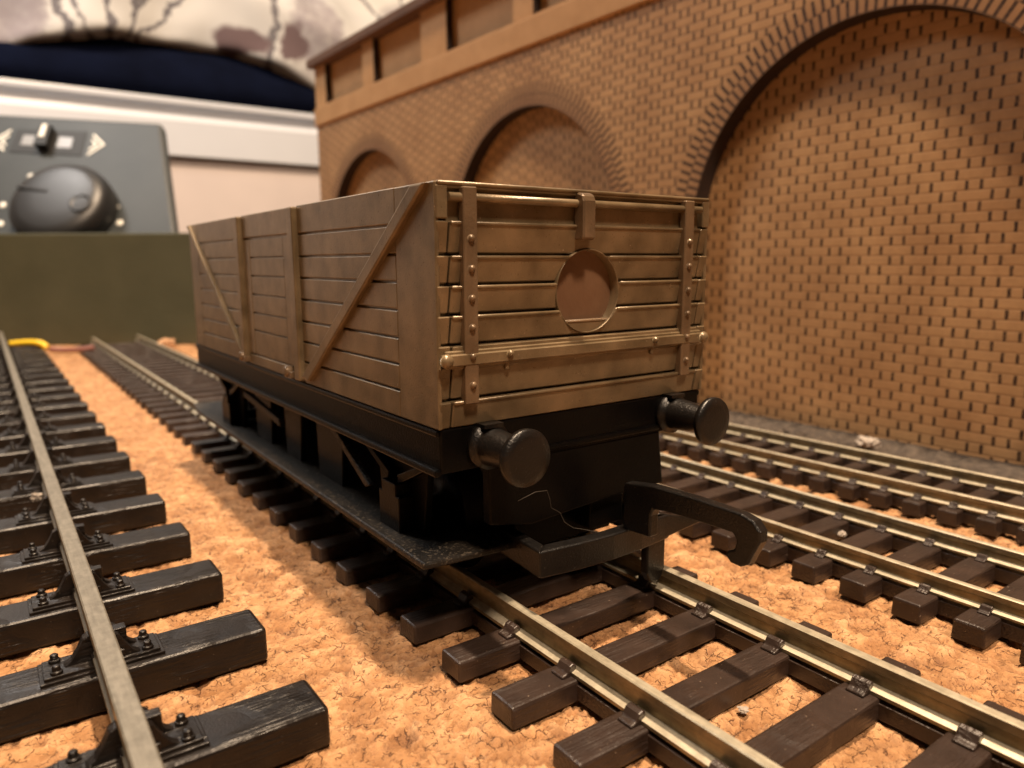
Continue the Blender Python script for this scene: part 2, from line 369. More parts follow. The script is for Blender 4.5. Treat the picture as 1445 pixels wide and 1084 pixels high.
    for sc_, lo_ in ((0.75, .80), (1.6, .86)):
        vc = N(nt, 'ShaderNodeTexVoronoi'); vc.inputs['Scale'].default_value = sc_; vc.voronoi_dimensions = '2D'; nt.links.new(dv.outputs[0], vc.inputs['Vector'])
        sg = N(nt, 'ShaderNodeSeparateXYZ'); nt.links.new(vc.outputs['Color'], sg.inputs[0])
        col = mix(nt, 1.0, col, ramp(nt, sg.outputs[0], [(0.0, (lo_, lo_ * .95, lo_ * .9)), (0.55, g(1)), (1.0, (1.08, 1.08, 1.1))]), 'MULTIPLY')
    k1 = edges(0.95, .07, .9, .53, .59); k2 = edges(0.45, .036, .6, .52, .58); k3 = edges(1.9, .10, 1.3, .53, .60)
    kk = math_(nt, 'MINIMUM', math_(nt, 'ADD', math_(nt, 'ADD', k1, k2), math_(nt, 'MULTIPLY', k3, .45)), 1.0)
    spk = ramp(nt, noise(nt, v, 2.3, 2, 0.6, 1.2), [(0.635, g(0)), (0.665, g(1))])
    col = mix(nt, math_(nt, 'MULTIPLY', spk, 0.7), col, (0.15, 0.065, 0.03))
    col = mix(nt, math_(nt, 'MULTIPLY', ca.outputs['Fac'], 0.55), col, (0.16, 0.07, 0.033))
    col = mix(nt, math_(nt, 'MULTIPLY', kk, 0.92), col, (0.075, 0.03, 0.014))
    nt.links.new(col, b.inputs['Base Color']); b.inputs['Roughness'].default_value = 0.6
    b.inputs['Specular IOR Level'].default_value = 0.4
    hh = math_(nt, 'SUBTRACT', math_(nt, 'MULTIPLY', noise(nt, v, 3.2, 6, 0.78), 1.6), math_(nt, 'MULTIPLY', kk, 0.9))
    bump(nt, b, hh, 0.8, 0.22)
    me.materials.append(m)
    o = bpy.data.objects.new('ground', me); C.objects.link(o); o['kind'] = 'structure'
    return o
cork()

# ------------------------------------------------------------------ tracks
def rail_mesh(y0, y1, zb, zt, head, foot, joint=None):
    h = zt - zb; a, c = head / 2, foot / 2; w = 0.22 if head < 1.2 else 0.35
    prof = [(-c, zb), (c, zb), (c, zb + .12 * h), (w, zb + .24 * h), (w, zb + .60 * h), (a, zb + .68 * h), (a, zt - .1), (a - .12, zt),
            (-a + .12, zt), (-a, zt - .1), (-a, zb + .68 * h), (-w, zb + .60 * h), (-w, zb + .24 * h), (-c, zb + .12 * h)]
    mb = MB(); n = len(prof)
    ysl = np.linspace(y0, y1, 40); rings = [[mb.bm.verts.new((x, y, z)) for x, z in prof] for y in ysl]
    top = {6, 7, 8, 2, 12}
    fs = []
    for A, B in zip(rings, rings[1:]):
        for i in range(n): fs.append(mb.face([A[i], A[(i + 1) % n], B[(i + 1) % n], B[i]], 1 if i in top else 0))
    fs += [mb.face(rings[0][::-1], 0), mb.face(rings[-1], 0)]
    bmesh.ops.recalc_face_normals(mb.bm, faces=fs)
    return mb

def track(name, label, x0, slope, gauge, sl, sr, width, pitch, ph, n0, n1, hs, zr, y0, y1, smat, hw=0.9, foot=2.0, clip=1.0):
    t = empty(name, (x0, 0, 0), -math.atan(slope) if slope else 0)
    tag(t, label, 'railway track')
    for s in (-1, 1):
        r = rail_mesh(y0, y1, hs, zr, hw, foot).build('rail', [M_RAILSIDE, M_RAILTOP], t); r.location = (s * gauge / 2 * S, 0, 0)
        w = MB().box(-1.1 * clip, 1.1 * clip, y0, y1, 0.2, hs - .4).build('tie_strip', smat, t, 0.08); w.location = (s * gauge / 2 * S, 0, 0)
    # one sleeper with its rail clips
    sb = MB()
    sb.prism([(-width / 2 - .1, 0.0), (width / 2 + .1, 0.0), (width / 2, hs - .04), (-width / 2, hs - .04)], sl, sr, 'x')
    sp_ = sb.build('sleeper', smat, t, 0.22, 2); sp_.location = (0, (ph + n0 * pitch) * S, 0)
    for s in (-1, 1):
        cb = MB(); gx = s * gauge / 2; c = clip
        for q in (-1, 1):       # a curved clip on each side of the rail foot
            pr = [(gx + q * 2.0 * c, hs - .1), (gx + q * 2.0 * c, hs + .18 * c), (gx + q * 1.5 * c, hs + .3 * c), (gx + q * 1.15 * c, hs + .85 * c),
                  (gx + q * .8 * c, hs + .98 * c), (gx + q * .45 * c, hs + .85 * c), (gx + q * .45 * c, hs - .1)]
            cb.prism(pr, -.75 * c, .75 * c, 'y')
        cb.build('rail_clip', smat, sp_, 0.12)
    for k in range(n0 + 1, n1):
        c_ = copy_part(sp_, t, (0, ph + k * pitch, 0))
        if pitch > 5: c_.location.x += random.uniform(-.08, .08) * S
    return t

track('railway_track', 'brown sleepered track under the standing wagon, its rails running to the lower right corner', 0, 0, 17.4, -16.3, 14.6, 3.0, 7.95, -8.4, -6, 40,
      1.95, 4.4, -70, 312, M_SLEEP)
track('railway_track', 'narrow brown track just right of the wagon, between it and the wallside track', 37.1, 0.0, 13.4, -11.1, 11.1, 2.8, 5.75, -1.6, -12, 50,
      2.1, 4.0, -80, 285, M_SLEEP, 0.75, 1.6, 0.72)
track('railway_track', 'narrow track along the foot of the arched brick wall, farthest to the right', 66.6, -0.04, 13.0, -9.3, 9.3, 2.5, 4.75, 1.2, -14, 56,
      2.1, 4.0, -80, 268, M_SLEEP, 0.75, 1.6, 0.72)

def o_track():
    t = empty('railway_track', (-41.1, 0, 0), 0)
    tag(t, 'large scale track with thick black sleepers and a pale rail running up the left edge', 'railway track')
    G = 33.6; hs = 3.2
    for gx in (0, -G):
        r = rail_mesh(-75, 338 if gx == 0 else 355, hs + .75, 6.85, 1.55, 1.55).build('rail', [M_RAILSIDE, M_RAILDULL], t)
        r.location = (gx * S, 0, 0)
    y = -0.7 - 14.85 * 3
    sb = MB(); sb.prism([(-2.62, 0), (2.62, 0), (2.5, hs), (-2.5, hs)], -50.0, 12.85, 'x')
    sp_ = sb.build('sleeper', M_SLEEPO, t, 0.4, 3); sp_.location = (0, y * S, 0)
    for gx in (0, -G):
        c = MB()
        c.box(gx - 4.5, gx + 4.5, -1.9, 1.9, hs - .1, hs + .28)
        c.box(gx - 4.2, gx + 4.2, -1.6, 1.6, hs + .2, hs + .55)
        for s in (-1, 1):
            for yy in (-1.05, 1.05):
                c.lathe([(0, .46), (.28, .46), (.3, .32), (.66, .32), (.74, .2), (.74, 0)], (gx + s * 3.3, yy, hs + .5), (0, 0, 1), 10)
            # curved chair jaw rising to the rail
            pts = [(gx + s * 2.9, hs + .45), (gx + s * 2.2, hs + .9), (gx + s * 1.7, hs + 1.6), (gx + s * 1.25, hs + 2.5), (gx + s * .85, hs + 2.75),
                   (gx + s * .5, hs + 2.5), (gx + s * .5, hs + .45)]
            for y0_, y1_ in ((-1.3, -.55), (.55, 1.3)) if s > 0 else ((-.5, .5),):
                c.prism(pts, y0_, y1_, 'y')
            c.box(gx + s * .5 - .35, gx + s * .5 + .35 + (.7 if s > 0 else 0), -1.5, 1.5, hs + .4, hs + 1.2)
        c.box(gx + .5, gx + 1.9, -.5, .5, hs + 1.0, hs + 2.7)     # wooden key
        c.build('rail_chair', M_SLEEPO, sp_, 0.14)
    for k in range(1, 25): copy_part(sp_, t, (0, y + 14.85 * k, 0))
o_track()

# ------------------------------------------------------------------ the wagon
W = empty('toy_wagon', (0, 0, 4.4))
tag(W, 'brown plank sided open goods wagon on a black chassis, standing on the middle track', 'toy wagon')
OZ = -4.4
def wb(mb, name, m, parent=None, bevel=0.1, seg=2, tri=False):
    """part of the wagon written in track coordinates; parent defaults to the wagon itself"""
    for v in mb.bm.verts: v.co.z += OZ
    return mb.build(name, m, parent or W, bevel, seg, tri)

HX, HZ, HR = -0.15, 33.1, 3.85
def end_panel_mesh(front=True):
    m = MB()
    m.box(-16.2, 16.2, 0.75, 1.9, 22.0, 42.15) if not front else m.prism([(-16.2, 22), (16.2, 22), (16.2, 42.15), (-16.2, 42.15)], 1.35, 1.9, 'y')                       # core
    def arc(z): return math.sqrt(max(HR * HR - (z - HZ) ** 2, 0))
    rows = [(22.0, 24.28), (24.5, 27.25), (28.35, 28.94), (29.14, 31.44), (31.66, 33.9), (34.12, 36.34), (36.56, 39.1)]
    xa, xb = -15.12, 15.12
    for i, (z0, z1) in enumerate(rows):
        yf = 0.0 if i != 2 else -0.12
        if not front or z1 < HZ - HR or z0 > HZ + HR:
            m.box(xa, xb, yf, 1.4, z0, z1)
        elif z0 < HZ - HR:                                          # bottom of the recess cuts the top edge
            a = [(HX + HR * math.cos(t), HZ + HR * math.sin(t)) for t in np.linspace(0, -math.pi, 41)]
            a = [(HX + arc(z1), z1)] + [p for p in a if p[1] < z1] + [(HX - arc(z1), z1)]
            m.prism([(xa, z0), (xb, z0), (xb, z1)] + a + [(xa, z1)], 0, 1.4, 'y')
        elif z1 > HZ + HR:
            a = [(HX + HR * math.cos(t), HZ + HR * math.sin(t)) for t in np.linspace(math.pi, 0, 41)]
            a = [(HX - arc(z0), z0)] + [p for p in a if p[1] > z0] + [(HX + arc(z0), z0)]
            m.prism([(xa, z0)] + a + [(xb, z0), (xb, z1), (xa, z1)], 0, 1.4, 'y')
        else:
            zz = np.linspace(z0, z1, 10)
            m.prism([(xa, z0)] + [(HX - arc(z), z) for z in zz] + [(xa, z1)], 0, 1.4, 'y')
            m.prism([(xb, z0), (xb, z1)] + [(HX + arc(z), z) for z in zz[::-1]], 0, 1.4, 'y')
    for v in m.bm.verts:                                             # each board leans out towards its top edge
        if v.co.y < 0.5 and abs(v.co.x) < 15.2:
            for z0, z1 in rows:
                if z0 - .01 <= v.co.z <= z1 + .01 and z1 - z0 > 1: v.co.y += 0.46 * (z1 - v.co.z) / (z1 - z0) - .10
    for i, (z0, z1) in enumerate(rows):                              # bead added along each board's top edge to catch a highlight
        if i == 2: continue
        zt = z1 - .12; h_ = math.sqrt(max(4.0 ** 2 - (zt - HZ) ** 2, 0)) if front else 0
        yy = -.02 if z1 - z0 > 1 else .0
        if h_ > .3:
            m.tube([(xa, yy, zt), (HX - h_, yy, zt)], .17, 10); m.tube([(HX + h_, yy, zt), (xb, yy, zt)], .17, 10)
        else: m.tube([(xa, yy, zt), (xb, yy, zt)], .17, 10)
    m.tube([(-16.3, -.02, 42.08), (16.3, -.02, 42.08)], .17, 10)
    # short corner blocks left and right of the vertical joint
    for z0, z1 in rows[:2] + [(27.0, 28.98)] + rows[3:]:
        for s in (-1, 1):
            a, b = sorted((s * 15.28, s * 16.42)); m.prism([(.34, z0), (-.08, z1), (1.0, z1), (1.0, z0)], a, b, 'x')
    # recessed top board, rim
    m.box(-15.3, 15.3, 0.42, 1.0, 39.0, 42.0)
    m.box(-16.3, 16.3, -0.05, 1.9, 41.66, 42.22)
    for s in (-1, 1):
        a, b = sorted((s * 15.35, s * 16.42)); m.box(a, b, -0.12, 1.0, 39.28, 41.9)
    if front:                                                        # ledge inside the recess
        pts = [(HX + 3.9 * math.cos(t), HZ + 3.9 * math.sin(t)) for t in np.linspace(-math.radians(43), -math.pi + math.radians(43), 16)]
        m.prism(pts, 0.3, 1.4, 'y')
    return m
def strap_mesh(x):
    m = MB(); m.box(x - .68, x + .68, -.55, 0.3, 24.0, 41.85)
    for z in (37.75, 35.33, 32.9, 30.48, 28.05, 25.65): m.dome((x, -.55, z), .34, (0, -1, 0), .36)
    return m
def end_fittings(parent):
    for x in (-13.5, 12.95): wb(strap_mesh(x), 'strap', M_BROWN_DK, parent, 0.14, 1)
    wb(MB().tube([(-15.35, -.12, 41.0), (15.0, -.12, 41.0)], .36, 12), 'rod', M_BROWN, parent, 0)
    m = MB(); m.prism([(-.35, 41.95), (.3, 42.05), (.3, 37.75), (-.95, 37.75), (-1.12, 38.0), (-1.12, 41.2), (-.9, 41.75)], -1.85, -.35, 'x')
    wb(m, 'clip', M_BROWN_DK, parent, 0.16, 1)
    m = MB(); m.box(-16.2, 15.7, -.62, 0.2, 27.33, 28.33); m.box(-15.9, 15.5, -.3, .2, 27.1, 28.6)
    for x in (-16.05, 15.5): m.dome((x, -.62, 27.85), .62, (0, -1, 0), .5, 14)
    for x in (-9.7, 8.2):
        m.dome((x, -.62, 28.05), .36, (0, -1, 0), .42); m.box(x - .22, x + .22, -.35, .1, 26.6, 27.4)
    wb(m, 'cross_bar', M_BROWN, parent, 0.16, 1)
e1 = wb(end_panel_mesh(True), 'end_panel', M_BROWN, None, 0.2, 1); end_fittings(e1)
M_RECESS = simple('smooth_recess_plastic', (0.13, 0.068, 0.038), 0.3, (0.18, 0.105, 0.062), 0.25, 0.15)
rc = MB(); rc.prism([(HX + 3.95 * math.cos(t), HZ + 3.95 * math.sin(t)) for t in np.linspace(0, 2 * math.pi, 60, endpoint=False)], 1.15, 1.4, 'y')
wb(rc, 'round_recess', M_RECESS, e1, 0)
M_LEDGELIT = simple('painted_ledge_light', (0.30, 0.22, 0.14), 0.25, (0.42, 0.32, 0.22), 1.0, 0.3)  # paler tone paints the lit edge of the recess ledge
rm = MB(); n_ = 64
lin = [[rm.bm.verts.new((HX + R_ * math.cos(2 * math.pi * k / n_), y_, HZ + R_ * math.sin(2 * math.pi * k / n_))) for k in range(n_)] for R_, y_ in ((3.90, 1.2), (3.90, .10), (3.84, .04), (3.78, .10), (3.78, 1.2))]
for A_, B_ in zip(lin, lin[1:]):
    for k in range(n_): rm.face([A_[k], A_[(k + 1) % n_], B_[(k + 1) % n_], B_[k]], 0, True)
bmesh.ops.recalc_face_normals(rm.bm, faces=rm.bm.faces[:])
wb(rm, 'rim', M_BROWN, e1, 0)
wb(MB().tube([(HX - 2.8, .32, HZ - 2.72), (HX + 2.75, .32, HZ - 2.72)], .14, 8), 'ledge_highlight', M_LEDGELIT, e1, 0)
L = 83.6
e2 = wb(end_panel_mesh(False), 'end_panel', M_BROWN, None, 0.2, 1); end_fittings(e2)
e2.rotation_euler = (0, 0, math.pi); e2.location = (0, L * S, 0)

def side_mesh():
    """left side, outer face at x=-16.5"""
    m = MB(); xo = -16.5
    m.box(-16.15, -15.2, 0.9, L - .9, 22.0, 42.15)
    gz = [24.47, 26.84, 29.22, 31.7, 34.15, 36.55, 39.05]
    ed = [22.0] + gz + [42.22]
    g2 = 0.09
    for a, b in ((0.06, 7.0), (L - 5.5, L - .06)): m.box(xo, -16.1, a, b, 22.0, 42.2)
    for y0, y1 in ((7.0, 31.2), (54.6, L - 5.5)):
        for i in range(8): m.box(xo, -16.1, y0 - .01, y1, ed[i] + (g2 if i else 0), ed[i + 1] - (g2 if i < 7 else 0))
    m.box(xo, -16.1, 32.6, 53.2, 39.2, 42.2)
    m.box(xo, -16.1, 32.6, 53.2, 22.0, 23.4)
    m.box(xo, -16.1, 32.6, 34.1, 23.3, 39.3); m.box(xo, -16.1, 52.3, 53.2, 23.3, 39.3)
    m.box(-16.4, -15.2, 0.9, L - .9, 41.6, 42.1)
    return m
def side_fittings(parent):
    d = MB(); xo = -16.48
    for a, b in ((34.4, 36.4), (49.9, 52.0)): d.box(xo, -16.0, a, b, 23.6, 38.9)
    ed = [23.6, 26.84, 29.22, 31.7, 34.15, 36.55, 38.9]
    for i in range(6): d.box(xo + .04, -16.0, 36.5, 49.8, ed[i] + (.09 if i else 0), ed[i + 1] - (.09 if i < 5 else 0))
    wb(d, 'door', M_BROWN, parent, 0.07)
    for a, b in ((31.1, 33.0), (52.75, 54.7)):
        wb(MB().box(-17.15, -16.2, a, b, 22.2, 42.1), 'stanchion', M_BROWN, parent, 0.2)
    for p in ([(0.6, 42.1), (3.0, 42.1), (30.9, 22.7), (28.7, 22.5)], [(82.9, 42.1), (81.6, 42.1), (54.4, 23.4), (55.2, 22.8)]):
        wb(MB().prism(p, -17.1, -16.3, 'x'), 'diagonal_brace', M_BROWN, parent, 0.2)
    for y in (54.0, 35.2):
        m = MB(); m.lathe([(0, .7), (1.1, .7), (1.3, .5), (1.3, 0)], (-16.3, y, 22.9), (-1, 0, 0), 12)
        m.box(-17.3, -16.3, y - 1.5, y - .1, 22.2, 23.0)
        wb(m, 'door_latch', M_BROWN_DK, parent, 0.1)
s1 = wb(side_mesh(), 'side_panel', M_BROWN, None, 0.1, 1); side_fittings(s1)
s2 = wb(side_mesh(), 'side_panel', M_BROWN, None, 0.1, 1); side_fittings(s2)
s2.rotation_euler = (0, 0, math.pi); s2.location = (0, L * S, 0)
wb(MB().box(-15.25, 15.25, 1.85, L - 1.85, 22.02, 23.2), 'floor', M_BROWN, None, 0.1)

# chassis
m = MB()
m.box(-16.25, 16.25, 0.35, L + 1.6, 18.05, 21.95)
for s in (-1, 1):
    a, b = sorted((s * 16.1, s * 16.75)); m.box(a, b, .4, L + 1.5, 17.85, 18.5); 
    a, b = sorted((s * 16.1, s * 16.55)); m.box(a, b, .4, L + 1.5, 21.3, 21.9)
m.prism([(-11.4, 18.2), (10.25, 18.2), (11.0, 12.4), (3.4, 12.3), (-6.5, 11.6), (-11.3, 12.5)], .3, 1.5, 'y')
m.box(-10.0, 10.0, .05, .6, 18.4, 19.0)
m.prism([(-11.4, 18.2), (11.2, 18.2), (11.1, 9.6), (-11.2, 9.6)], L, L + 1.2, 'y')
m.box(-6.4, 6.4, 3.5, 10.5, 7.6, 13.0)
m.box(1.5, 6.0, 1.2, 4.0, 9.0, 12.6)
wb(m, 'underframe', M_BLACK, None, 0.18)
pl = MB(); pl.prism([(-17.0, 2.5), (-9.3, 1.9), (-6.8, 2.0), (-6.6, 9.5), (6.6, 9.5), (6.8, 2.0), (9.3, 1.9), (17.0, 2.5), (16.4, 88), (15.6, 95.0), (-15.6, 95.0), (-16.4, 88)], 8.9, 9.6, 'z')
wb(pl, 'base_plate', M_BLACKD, None, 0.22)
def buffer(x, y, d):
    m = MB()
    m.lathe([(-.3, 2.1), (.7, 2.1), (.75, 1.75), (1.2, 1.68), (3.2, 1.5), (4.4, 1.22), (4.9, 1.15), (5.3, 1.2)], (x, y, 20.05), (0, d, 0), 28)
    m.prism([(x - 1.1, 21.8), (x + .9, 21.8), (x + .9, 22.15), (x - 1.1, 22.15)], y, y + d * 1.4, 'y')
    b = wb(m, 'buffer', M_COUP, None, 0)
    h = MB().lathe([(5.1, 1.1), (5.3, 2.2), (5.45, 2.42), (5.8, 2.45), (6.0, 2.36), (6.12, 1.6), (6.16, 0)], (x, y, 20.05), (0, d, 0), 40)
    wb(h, 'buffer_head', M_COUP, b, 0)
for x in (-11.6, 11.6): buffer(x, .35, -1); buffer(x, L + 1.2, 1)
def wiron(s, yc):
    m = MB(); x0, x1 = sorted((s * 13.0, s * 13.8))
    m.prism([(yc - 5.5, 18.1), (yc + 5.5, 18.1), (yc + 4.4, 9.5), (yc - 4.4, 9.5)], x0, x1, 'x')
    x2, x3 = sorted((s * 13.2, s * 15.3)); m.box(x2, x3, yc - 2.2, yc + 2.2, 9.5, 13.2); m.box(x2, x3, yc - 1.5, yc + 1.5, 13, 14.4)
    for k in (-1, 1):                                                # leaf spring arms
        m.prism([(yc + k * 1.0, 14.2), (yc + k * 8.2, 17.6), (yc + k * 9.0, 18.1), (yc + k * 8.0, 18.1), (yc + k * .9, 15.2)], x2 + .5, x3 - .2, 'x')
    wb(m, 'axle_guard', M_BLACK, None, 0.12)
for s in (-1, 1):
    for yc in (12.5, 72.5): wiron(s, yc)
def wheel(s, yc):
    m = MB(); m.lathe([(0, 5.4), (.6, 7.0), (.7, 7.0), (1.0, 6.35), (2.9, 6.2), (2.9, 5.3), (2.2, 5.2), (2.2, 1.4), (3.3, 1.2), (3.3, 0)], (s * 7.1, yc, 10.75), (s, 0, 0), 36)
    wb(m, 'wheel', M_BLACK, None, 0)
for yc in (12.5, 72.5):
    for s in (-1, 1): wheel(s, yc)
    wb(MB().tube([(-13.5, yc, 10.75), (13.5, yc, 10.75)], .8, 10), 'axle', M_BLACK, None, 0)
for s in (-1, 1):
    m = MB(); x0, x1 = sorted((s * 12.9, s * 13.7))
    for a, b in ((53.5, 61.5), (27.5, 36.0)): m.prism([(a, 18.1), (b, 18.1), (b - .6, 9.5), (a + .6, 9.5)], x0, x1, 'x')
    m.prism([(41, 18.1), (48, 18.1), (47.4, 9.5), (42.0, 9.5)], x0, x1, 'x')
    wb(m, 'brake_hanger', M_BLACK, None, 0.12)
    m = MB(); x0, x1 = sorted((s * 14.9, s * 15.6)); m.prism([(26, 17.9), (28, 17.9), (17.4, 12.6), (16.4, 13.1)], x0, x1, 'x')
    m.prism([(44, 14.2), (44.5, 15.2), (60.5, 16.9), (60.5, 15.9)], x0, x1, 'x')
    wb(m, 'brake_lever', M_BLACKD, None, 0.12)
def coupling(d, y):
    def T(p): return [(a, y + d * b) for a, b in p]
    m = MB()
    m.prism(T([(-7.6, -5.2), (-6.3, -5.2), (-6.9, 2.2), (-8.3, 3.4)]), 7.8, 10.4, 'z')
    m.prism(T([(7.6, -5.2), (6.3, -5.2), (6.9, 2.2), (8.5, 3.4)]), 7.8, 10.4, 'z')
    m.prism(T([(-8.3, 3.4), (-6.9, 2.1), (-3, 2.55), (0, 2.7), (3, 2.55), (6.9, 2.1), (8.5, 3.4), (4, 3.95), (0, 4.15), (-4, 3.95)]), 7.8, 10.4, 'z')
    m.prism([(6.0, 7.8), (6.0, 10.4), (8.2, 10.4), (13.4, 8.9), (13.3, 8.5)], y + d * 2.6, y + d * 3.5, 'y')
    m.prism([(5.6, 8.2), (5.6, 4.6), (6.1, 3.6), (6.9, 3.15), (7.7, 3.6), (8.2, 4.6), (8.2, 8.2)], y + d * 2.2, y + d * 3.2, 'y')
    c = wb(m, 'coupling', M_COUP, None, 0.24, 3)
    h = MB()
    pts = [(3.0, 14.6), (3.2, 15.0), (6.6, 15.5), (11.6, 15.65), (16.4, 15.6), (17.6, 15.3), (18.3, 14.6), (18.35, 13.7), (17.7, 12.4), (17.3, 11.5), (16.6, 11.1),
           (15.6, 11.15), (15.0, 11.7), (15.3, 12.1), (15.9, 12.4), (16.1, 13.2), (15.7, 13.75), (9.7, 13.6), (8.3, 13.5), (6.9, 13.3), (6.6, 12.6), (6.6, 10.5), (3.0, 10.3)]
    h.prism([(y + d * (a + .35), z) for a, z in pts], 1.85, 3.0, 'x')
    wb(h, 'hook', M_COUP, c, 0.2, 3)
coupling(-1, .35)
coupling(1, L + 3.5)

# ------------------------------------------------------------------ brick viaduct wall (local X = -u, Y = depth, Z = up)
WA = math.radians(-1.2)
V = empty('brick_viaduct', (89.5, 0, 0)); V.rotation_euler = (0, 0, -WA - math.pi / 2)
tag(V, 'brown fibreboard viaduct wall with engraved bricks, blind arches and a panelled parapet', 'model viaduct')
# local X axis must point to (-sin a, -cos a)
V.rotation_euler = (0, 0, math.atan2(-math.cos(WA), -math.sin(WA)))
UA, UB = -128.0, 277.5
arcs = [U0 + PITCH * k for k in (-1, 0, 1, 2)]
pts = [(UB, 0), (UB, 97.0), (UA, 97.0), (UA, 0)]
for uc in arcs:
    pts.append((uc - R_ARCH, 0))
    pts += [(uc + R_ARCH * math.cos(t), ZC + R_ARCH * math.sin(t)) for t in np.linspace(math.pi, 0, 61)]
    pts.append((uc + R_ARCH, 0))
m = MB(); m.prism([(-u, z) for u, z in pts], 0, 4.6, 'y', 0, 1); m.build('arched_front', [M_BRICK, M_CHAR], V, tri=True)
m = MB(); m.box(-UB + .2, -UA - .2, 4.62, 7.6, 0, 120.2); m.build('recessed_brick_panel', [M_BRICKIN, M_MDFEDGE], V)
m = MB(); m.box(-UB - .4, -UA, -1.0, 3.5, 96.0, 103.3); m.build('cornice', [M_MDF, M_MDF], V, 0.3)
m = MB()
lft = [266.3, 220.5, 167.9, 122.4, 69.5 - 1.4, 22.0, -31, -77]
edges = [(UB, 266.3)]
for i, l in enumerate(lft):
    r_ = l - 36.2; nx = lft[i + 1] if i + 1 < len(lft) else UA
    edges.append((r_, nx))
for a, b in edges: m.box(-a, -b, -.1, 4.55, 103.3, 120.2, 0, 1)
m.box(-UB, -UA, -.15, 4.55, 103.25, 104.0, 0, 1)
m.box(-UB + .1, -UA - .1, 2.6, 4.5, 103.4, 120.15)
m.build('parapet', [M_MDF, M_CHAR], V)
m = MB(); m.box(-UB - 1.5, -UA, -3.4, 10.0, 120.25, 123.6); m.build('coping', M_MDFEDGE, V, 0.3)
# dusty grey strip and fluff at the wall foot
m = MB(); rs = random.Random(5)
gx = np.arange(-60, 240, 1.5)
prev = None
for y in gx:
    ring = [m.bm.verts.new((x + rs.uniform(-.4, .4), y + rs.uniform(-.4, .4), z)) for x, z in
            ((82.0, -.3), (83.6 + rs.uniform(-1, 1), .5 + rs.uniform(-.3, .4)), (85, 1.3 + rs.uniform(-.4, .6)), (89.2, 1.9 + rs.uniform(-.5, .6)), (95, 1.2))]
    if prev:
        for i in range(4): m.face([prev[i], prev[i + 1], ring[i + 1], ring[i]], 0)
    prev = ring
tag(m.build('ballast', M_BALLAST), 'strip of dark grey ballast along the foot of the brick wall', 'ballast', None, 'stuff')
def lump(name, c, r, m_, label, cat, sq=.5, seed=0):
    b = bmesh.new(); bmesh.ops.create_icosphere(b, subdivisions=3, radius=1)
    rs = random.Random(seed); off = Vector((rs.uniform(0, 99), 0, 0))
    from mathutils import noise as mn
    for v in b.verts:
        k = 1 + .55 * mn.noise(v.co * 2.2 + off) + .3 * mn.noise(v.co * 6 + off)
        v.co = Vector((v.co.x * r * k, v.co.y * r * k, v.co.z * r * sq * k))
    mb = MB(); mb.bm.free(); mb.bm = b
    o = mb.build(name, m_); o.location = Vector(c) * S
    return tag(o, label, cat)
lump('lint_tuft', (85.5, 17.5, 2.2), 1.9, M_LINT, 'pale tuft of fluff on the ballast at the foot of the brick wall', 'lint', .5, 1)
lump('plastic_bead', (-43.0, 61.0, 5.4), 0.6, M_LINT, 'tiny cream bead lodged against the left rail', 'bead', 1.0, 3)
lump('paper_scrap', (0.1, -18.9, .25), 0.42, M_LINT, 'tiny white scrap on the cork between the rails of the middle track', 'scrap', .35, 4)
lump('lint_tuft', (41.0, -3.2, .9), .6, M_LINT, 'small pale fluff between the rails right of the hook', 'lint', .5, 5)
# dust, a hair and white flecks caught on the front of the wagon
hp = [(-8.9, -.6, 14.6), (-7.0, -.7, 15.1), (-5.7, -.75, 15.0), (-5.4, -.8, 14.2), (-5.3, -.9, 13.3), (-4.4, -1.1, 12.7), (-4.1, -1.4, 11.8), (-3.4, -1.8, 11.2), (-2.2, -2.4, 10.9), (-1.2, -3.1, 10.6)]
tag(MB().tube(hp, .02, 6).build('hair', simple('pale_hair', (.05, .04, .03), .6)), 'fine pale hair caught on the black front of the wagon chassis', 'hair')

# ------------------------------------------------------------------ olive board, controller, wires
bd = Vector((70.2, -50.0, 0)).normalized()
ang = math.atan2(bd.y, bd.x)
B = MB().box(-75, 105, 0, 11, -.3, 49.2).build('olive_board', M_GREEN, None, 0.6)
B.location = Vector((-41.6, 349.6, 0)) * S; B.rotation_euler = (0, 0, ang)
tag(B, 'olive green painted board standing across the far end of the tracks', 'board')

h = Vector((0.58387009, 0.8118471, 0)); e = Vector((h.y, -h.x, 0)); n = Vector((-0.47827838, -0.66502622, 0.57357644)); vv = e.cross(n) * -1
if vv.z < 0: vv = -vv
P0 = Vector((165.09171858, 242.15818434, 44.0))
CT = empty('train_controller', P0 + e * -230 + Vector((0, 0, -44)))
tag(CT, 'dark grey speed controller with a large black knob, behind the olive board', 'controller')
Cm = Matrix((e, vv, n)).transposed().to_4x4(); Cm.translation = (Vector((0, 0, 44)) + e * 230) * S
def cb(mb, name, m_, parent=None, bevel=0):
    for v in mb.bm.verts: pass
    o = mb.build(name, m_, parent or CT, bevel)
    if parent is None: o.matrix_local = Cm
    return o
m = MB(); m.prism([(-316, -44), (-149, -44), (-186, 80.5), (-292, 89)], -7, 0, 'z').prism([(-300, -40), (-215, -40), (-225, 70), (-285, 70)], -50, -6, 'z'); case = cb(m, 'case', M_CTRL, None, 2.0)
kc = (-219.5, 19.5, 0)
m = MB(); m.lathe([(0, 24), (6, 24), (10, 23.2), (12.6, 21), (13.6, 17), (14.0, 9), (14.2, 0)], kc, (0, 0, 1), 48); kn = cb(m, 'knob', M_KNOB)
m = MB(); m.prism([(-19.5, -.5), (-4, -.5), (-4, .7), (-19.5, .7)], 12.6, 14.6, 'z')
for v in m.bm.verts:
    v.co = Matrix.Rotation(math.radians(-12), 3, 'Z') @ v.co; v.co += Vector((kc[0], kc[1] + 2, 0))
cb(m, 'pointer_groove', M_BLK, kn)
